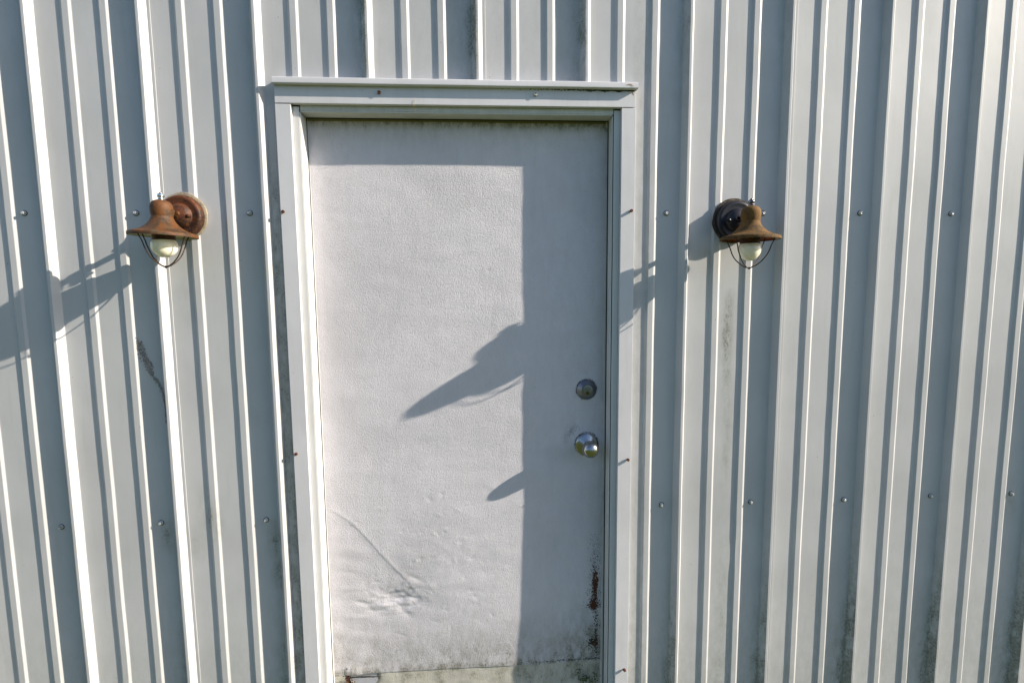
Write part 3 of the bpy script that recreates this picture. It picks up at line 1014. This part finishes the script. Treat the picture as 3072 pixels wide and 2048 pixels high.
# deadbolt
DBX, DBZ = 336, -323
db = link('deadbolt', lathe([(32.3, -4), (32.3, 1.5), (31, 3.5), (24, 9), (20.5, 13), (19.3, 14.2), (18.4, 14.0), (18.2, 12.5), (0, 12.5)], (DBX, DN, DBZ), 'n', 56), M['nickel_dull'], door)
link('lock_cylinder', lathe([(17.4, 10), (17.4, 14.2), (16.6, 14.8), (7.2, 14.9), (7.0, 14.3), (0, 14.3)], (DBX + .5, DN, DBZ), 'n', 40), M['cyl'], db)
link('key_plug', lathe([(6.2, 12), (6.2, 15.0), (5.6, 15.4), (0, 15.4)], (DBX + .8, DN, DBZ - 7.5), 'n', 24), M['brass'], db)
link('keyway', box_mesh(DBX + .2, DBX + 1.6, DN + 14.5, DN + 15.6, DBZ - 12.6, DBZ - 3.6, 0), M['seal'], db)
# knob
KX, KZ = 338, -503
kb = link('knob_rose', lathe([(37.2, -4), (37.2, 1.5), (36, 3.2), (30, 6.5), (20, 11), (15.5, 13.5), (13.5, 15)], (KX, DN, KZ), 'n', 64), M['nickel'], door)
kn = link('door_knob', lathe([(13.2, 14), (12.6, 20), (14.5, 26), (19.5, 32), (22.6, 38), (25.6, 45), (26.2, 52), (25.2, 60), (22.2, 68), (16.5, 74.5), (9.5, 78), (3.5, 79.2), (0, 79.4)], (KX, DN, KZ), 'n', 64), M['nickel'], door)

# ------------------------------------------------------------------ wall lamps
def wall_lamp(cx, cz, th0, shear, mats, label, fin_mat, globe_flat, side=1):
    t = thing('wall_lamp', W(cx, 0, cz), label, 'wall lamp', 'rusty bell shaped wall lamps either side of the door')
    NA = 113.0
    bx, cx = cx, cx - math.copysign(3.4, cx)      # the arm leans a touch towards the door
    K = 0.875
    zc = cz                                   # canopy centre
    link('gasket', lathe([(60, .5), (65, 2.2), (66.5, 6), (66, 9), (62.5, 10.5), (58, 10.6)], (bx, 0, zc + 2), 'n', 72, jitter=.03), mats['gasket'], t)
    cn = link('canopy', lathe([(59.5, 8.5), (60, 10), (58.8, 20), (57.5, 25), (55.5, 28.2), (51.5, 30), (47, 29.3), (38, 28.2), (35.5, 28.6), (34, 31), (32.5, 34.5), (28, 39.5), (21, 43.5), (12, 45.6), (8.5, 46), (0, 46)], (bx, 0, zc), 'n', 64), mats['canopy'], t)
    for s in (-1, 1):
        link('screw', lathe([(5.2, 30), (5.4, 36), (4.4, 39.5), (2, 41), (0, 41.2)], (bx + s * 30, 3, zc - 1), 'n', 18), mats['canopy'], cn)
    zt = zc - 211                              # lamp offset: profile heights below are for a canopy at 211
    link('arm', tube([(bx, 42, zc), (bx * .5 + cx * .5, 62, zc + 3), (cx, 88, zc + 5)], [8, 7.2, 7.5], 20), mats['arm'], t)
    link('arm_collar', tube([(cx, 72, zc + 3.5), (cx, 82, zc + 4.5)], [10.5, 10.5], 20), mats['arm'], t)
    link('thumb_screw', lathe([(3, 0), (3, 6), (6, 7), (6.4, 11), (5, 14), (0, 15)], (cx + side * 22, NA - 40, zc - 1), 'n', 16), mats['arm'], t)
    out = [(85.5, 145), (88.6, 145.2), (89.2, 146.6), (88.9, 151.6), (87.2, 154.0), (83, 155.8), (76, 157.8), (68, 160.4), (60, 163.6), (53, 167.6), (47, 171.8), (40, 178), (35, 183.6), (31.2, 189.5), (29, 195), (28.4, 198.5), (28.9, 201), (29.9, 206), (30.6, 214), (30.5, 221), (29.4, 226.5), (26.8, 231.5), (22.5, 235.6), (17, 238.4), (11, 240.2), (0, 241)]
    fine_o = [(p.x * (K + .02 * sst(60, 88, p.x)), p.y) for p in smooth([(a, b, 0) for a, b in out], 3)]
    sh = link('lamp_shade', lathe(fine_o, (cx, NA, zt), 'z', 72, jitter=.006, shear=shear, caps=False), mats['shade'], t)
    inn = [(85.5, 145), (86.5, 146.4), (86.8, 150.2), (83, 152.5), (75, 154.6), (60, 160), (50, 165.5), (41, 172.5), (33, 180), (30, 184)]
    link('shade_lining', lathe([(a * .89, b) for a, b in inn[::-1]], (cx, NA, zt), 'z', 64, shear=shear, caps=False), mats['lining'], sh)
    link('socket_cup', lathe([(24.5, 134.5), (26.6, 134.5), (26.9, 136), (26.6, 150), (25.5, 184)], (cx, NA, zt), 'z', 48, caps=False), mats['cup'], t)
    # finial
    link('finial', lathe([(8.0, 240.5), (8.2, 243.5), (6.6, 244.5), (6.4, 245.8), (7.9, 246.8), (8.9, 249.5), (9.0, 252.5), (8.0, 255), (5.8, 256.8), (4.2, 257.6), (3.8, 259.2), (2.4, 260.6), (0, 261)], (cx, NA, zt), 'z', 32), M[fin_mat], t)
    # globe
    gl = []
    top = 140.0
    R_, cz_, hv = (31.5, 121.0, 31.0) if globe_flat else (30.2, 119.0, 32.8)
    gl.append((24, top))
    for i in range(0, 15):
        a = math.radians(25 - i * 115 / 14)
        gl.append((max(R_ * math.cos(a), 0), cz_ + hv * math.sin(a)))
    gl[-1] = (0, cz_ - hv)
    link('globe', lathe(gl[::-1], (cx, NA, zt), 'z', 56), M['globe'], t)
    # cage of four bent wires
    for i in range(4):
        th = math.radians(th0 + 90 * i) + random.uniform(-.06, .06)
        pr = [(80, 152), (77.5, 147), (74, 140), (70, 132.5), (66.5, 125), (62.5, 116), (58, 107.5), (52, 98.5), (44.5, 90), (36, 82.5), (26, 75.8), (14, 70), (2.5, 66.5)]
        if i % 2:
            pr = [(a, b - .9 if a < 20 else b) for a, b in pr]
        pr = [(a * .90, b) for a, b in pr]
        pts = [(cx + a * math.cos(th) + random.uniform(-.5, .5), NA + a * math.sin(th), zt + b + shear * a * math.cos(th) * (1 if a > 60 else a / 60)) for a, b in pr]
        w_ = link('cage_wire', tube(smooth(pts, 5), 1.65, 8), M['wire'], t)
    link('cage_rivet', lathe([(0, 62.4), (2.4, 63), (3.2, 65), (3.0, 68), (1.5, 69.5), (0, 70)], (cx, NA, zt), 'z', 14), M['wire'], t)
    return t

wall_lamp(-837, 211, 22, -0.045, dict(canopy=M['rust_red'], arm=M['rust'], shade=M['rust'], lining=M['lining'], cup=M['rust_red'], gasket=M['gasket']),
          'rusty orange bell shaped wall lamp with rust brown backplate, left of the door', 'chrome', True)
wall_lamp(772, 197.5, 58, 0.0, dict(canopy=M['black_paint'], arm=M['black_paint'], shade=M['rust_tan'], lining=M['lining_red'], cup=M['rust_red'], gasket=M['gasket_dark']),
          'yellow brown rusted bell shaped wall lamp with blue black backplate, right of the door', 'dark_chrome', False, -1)
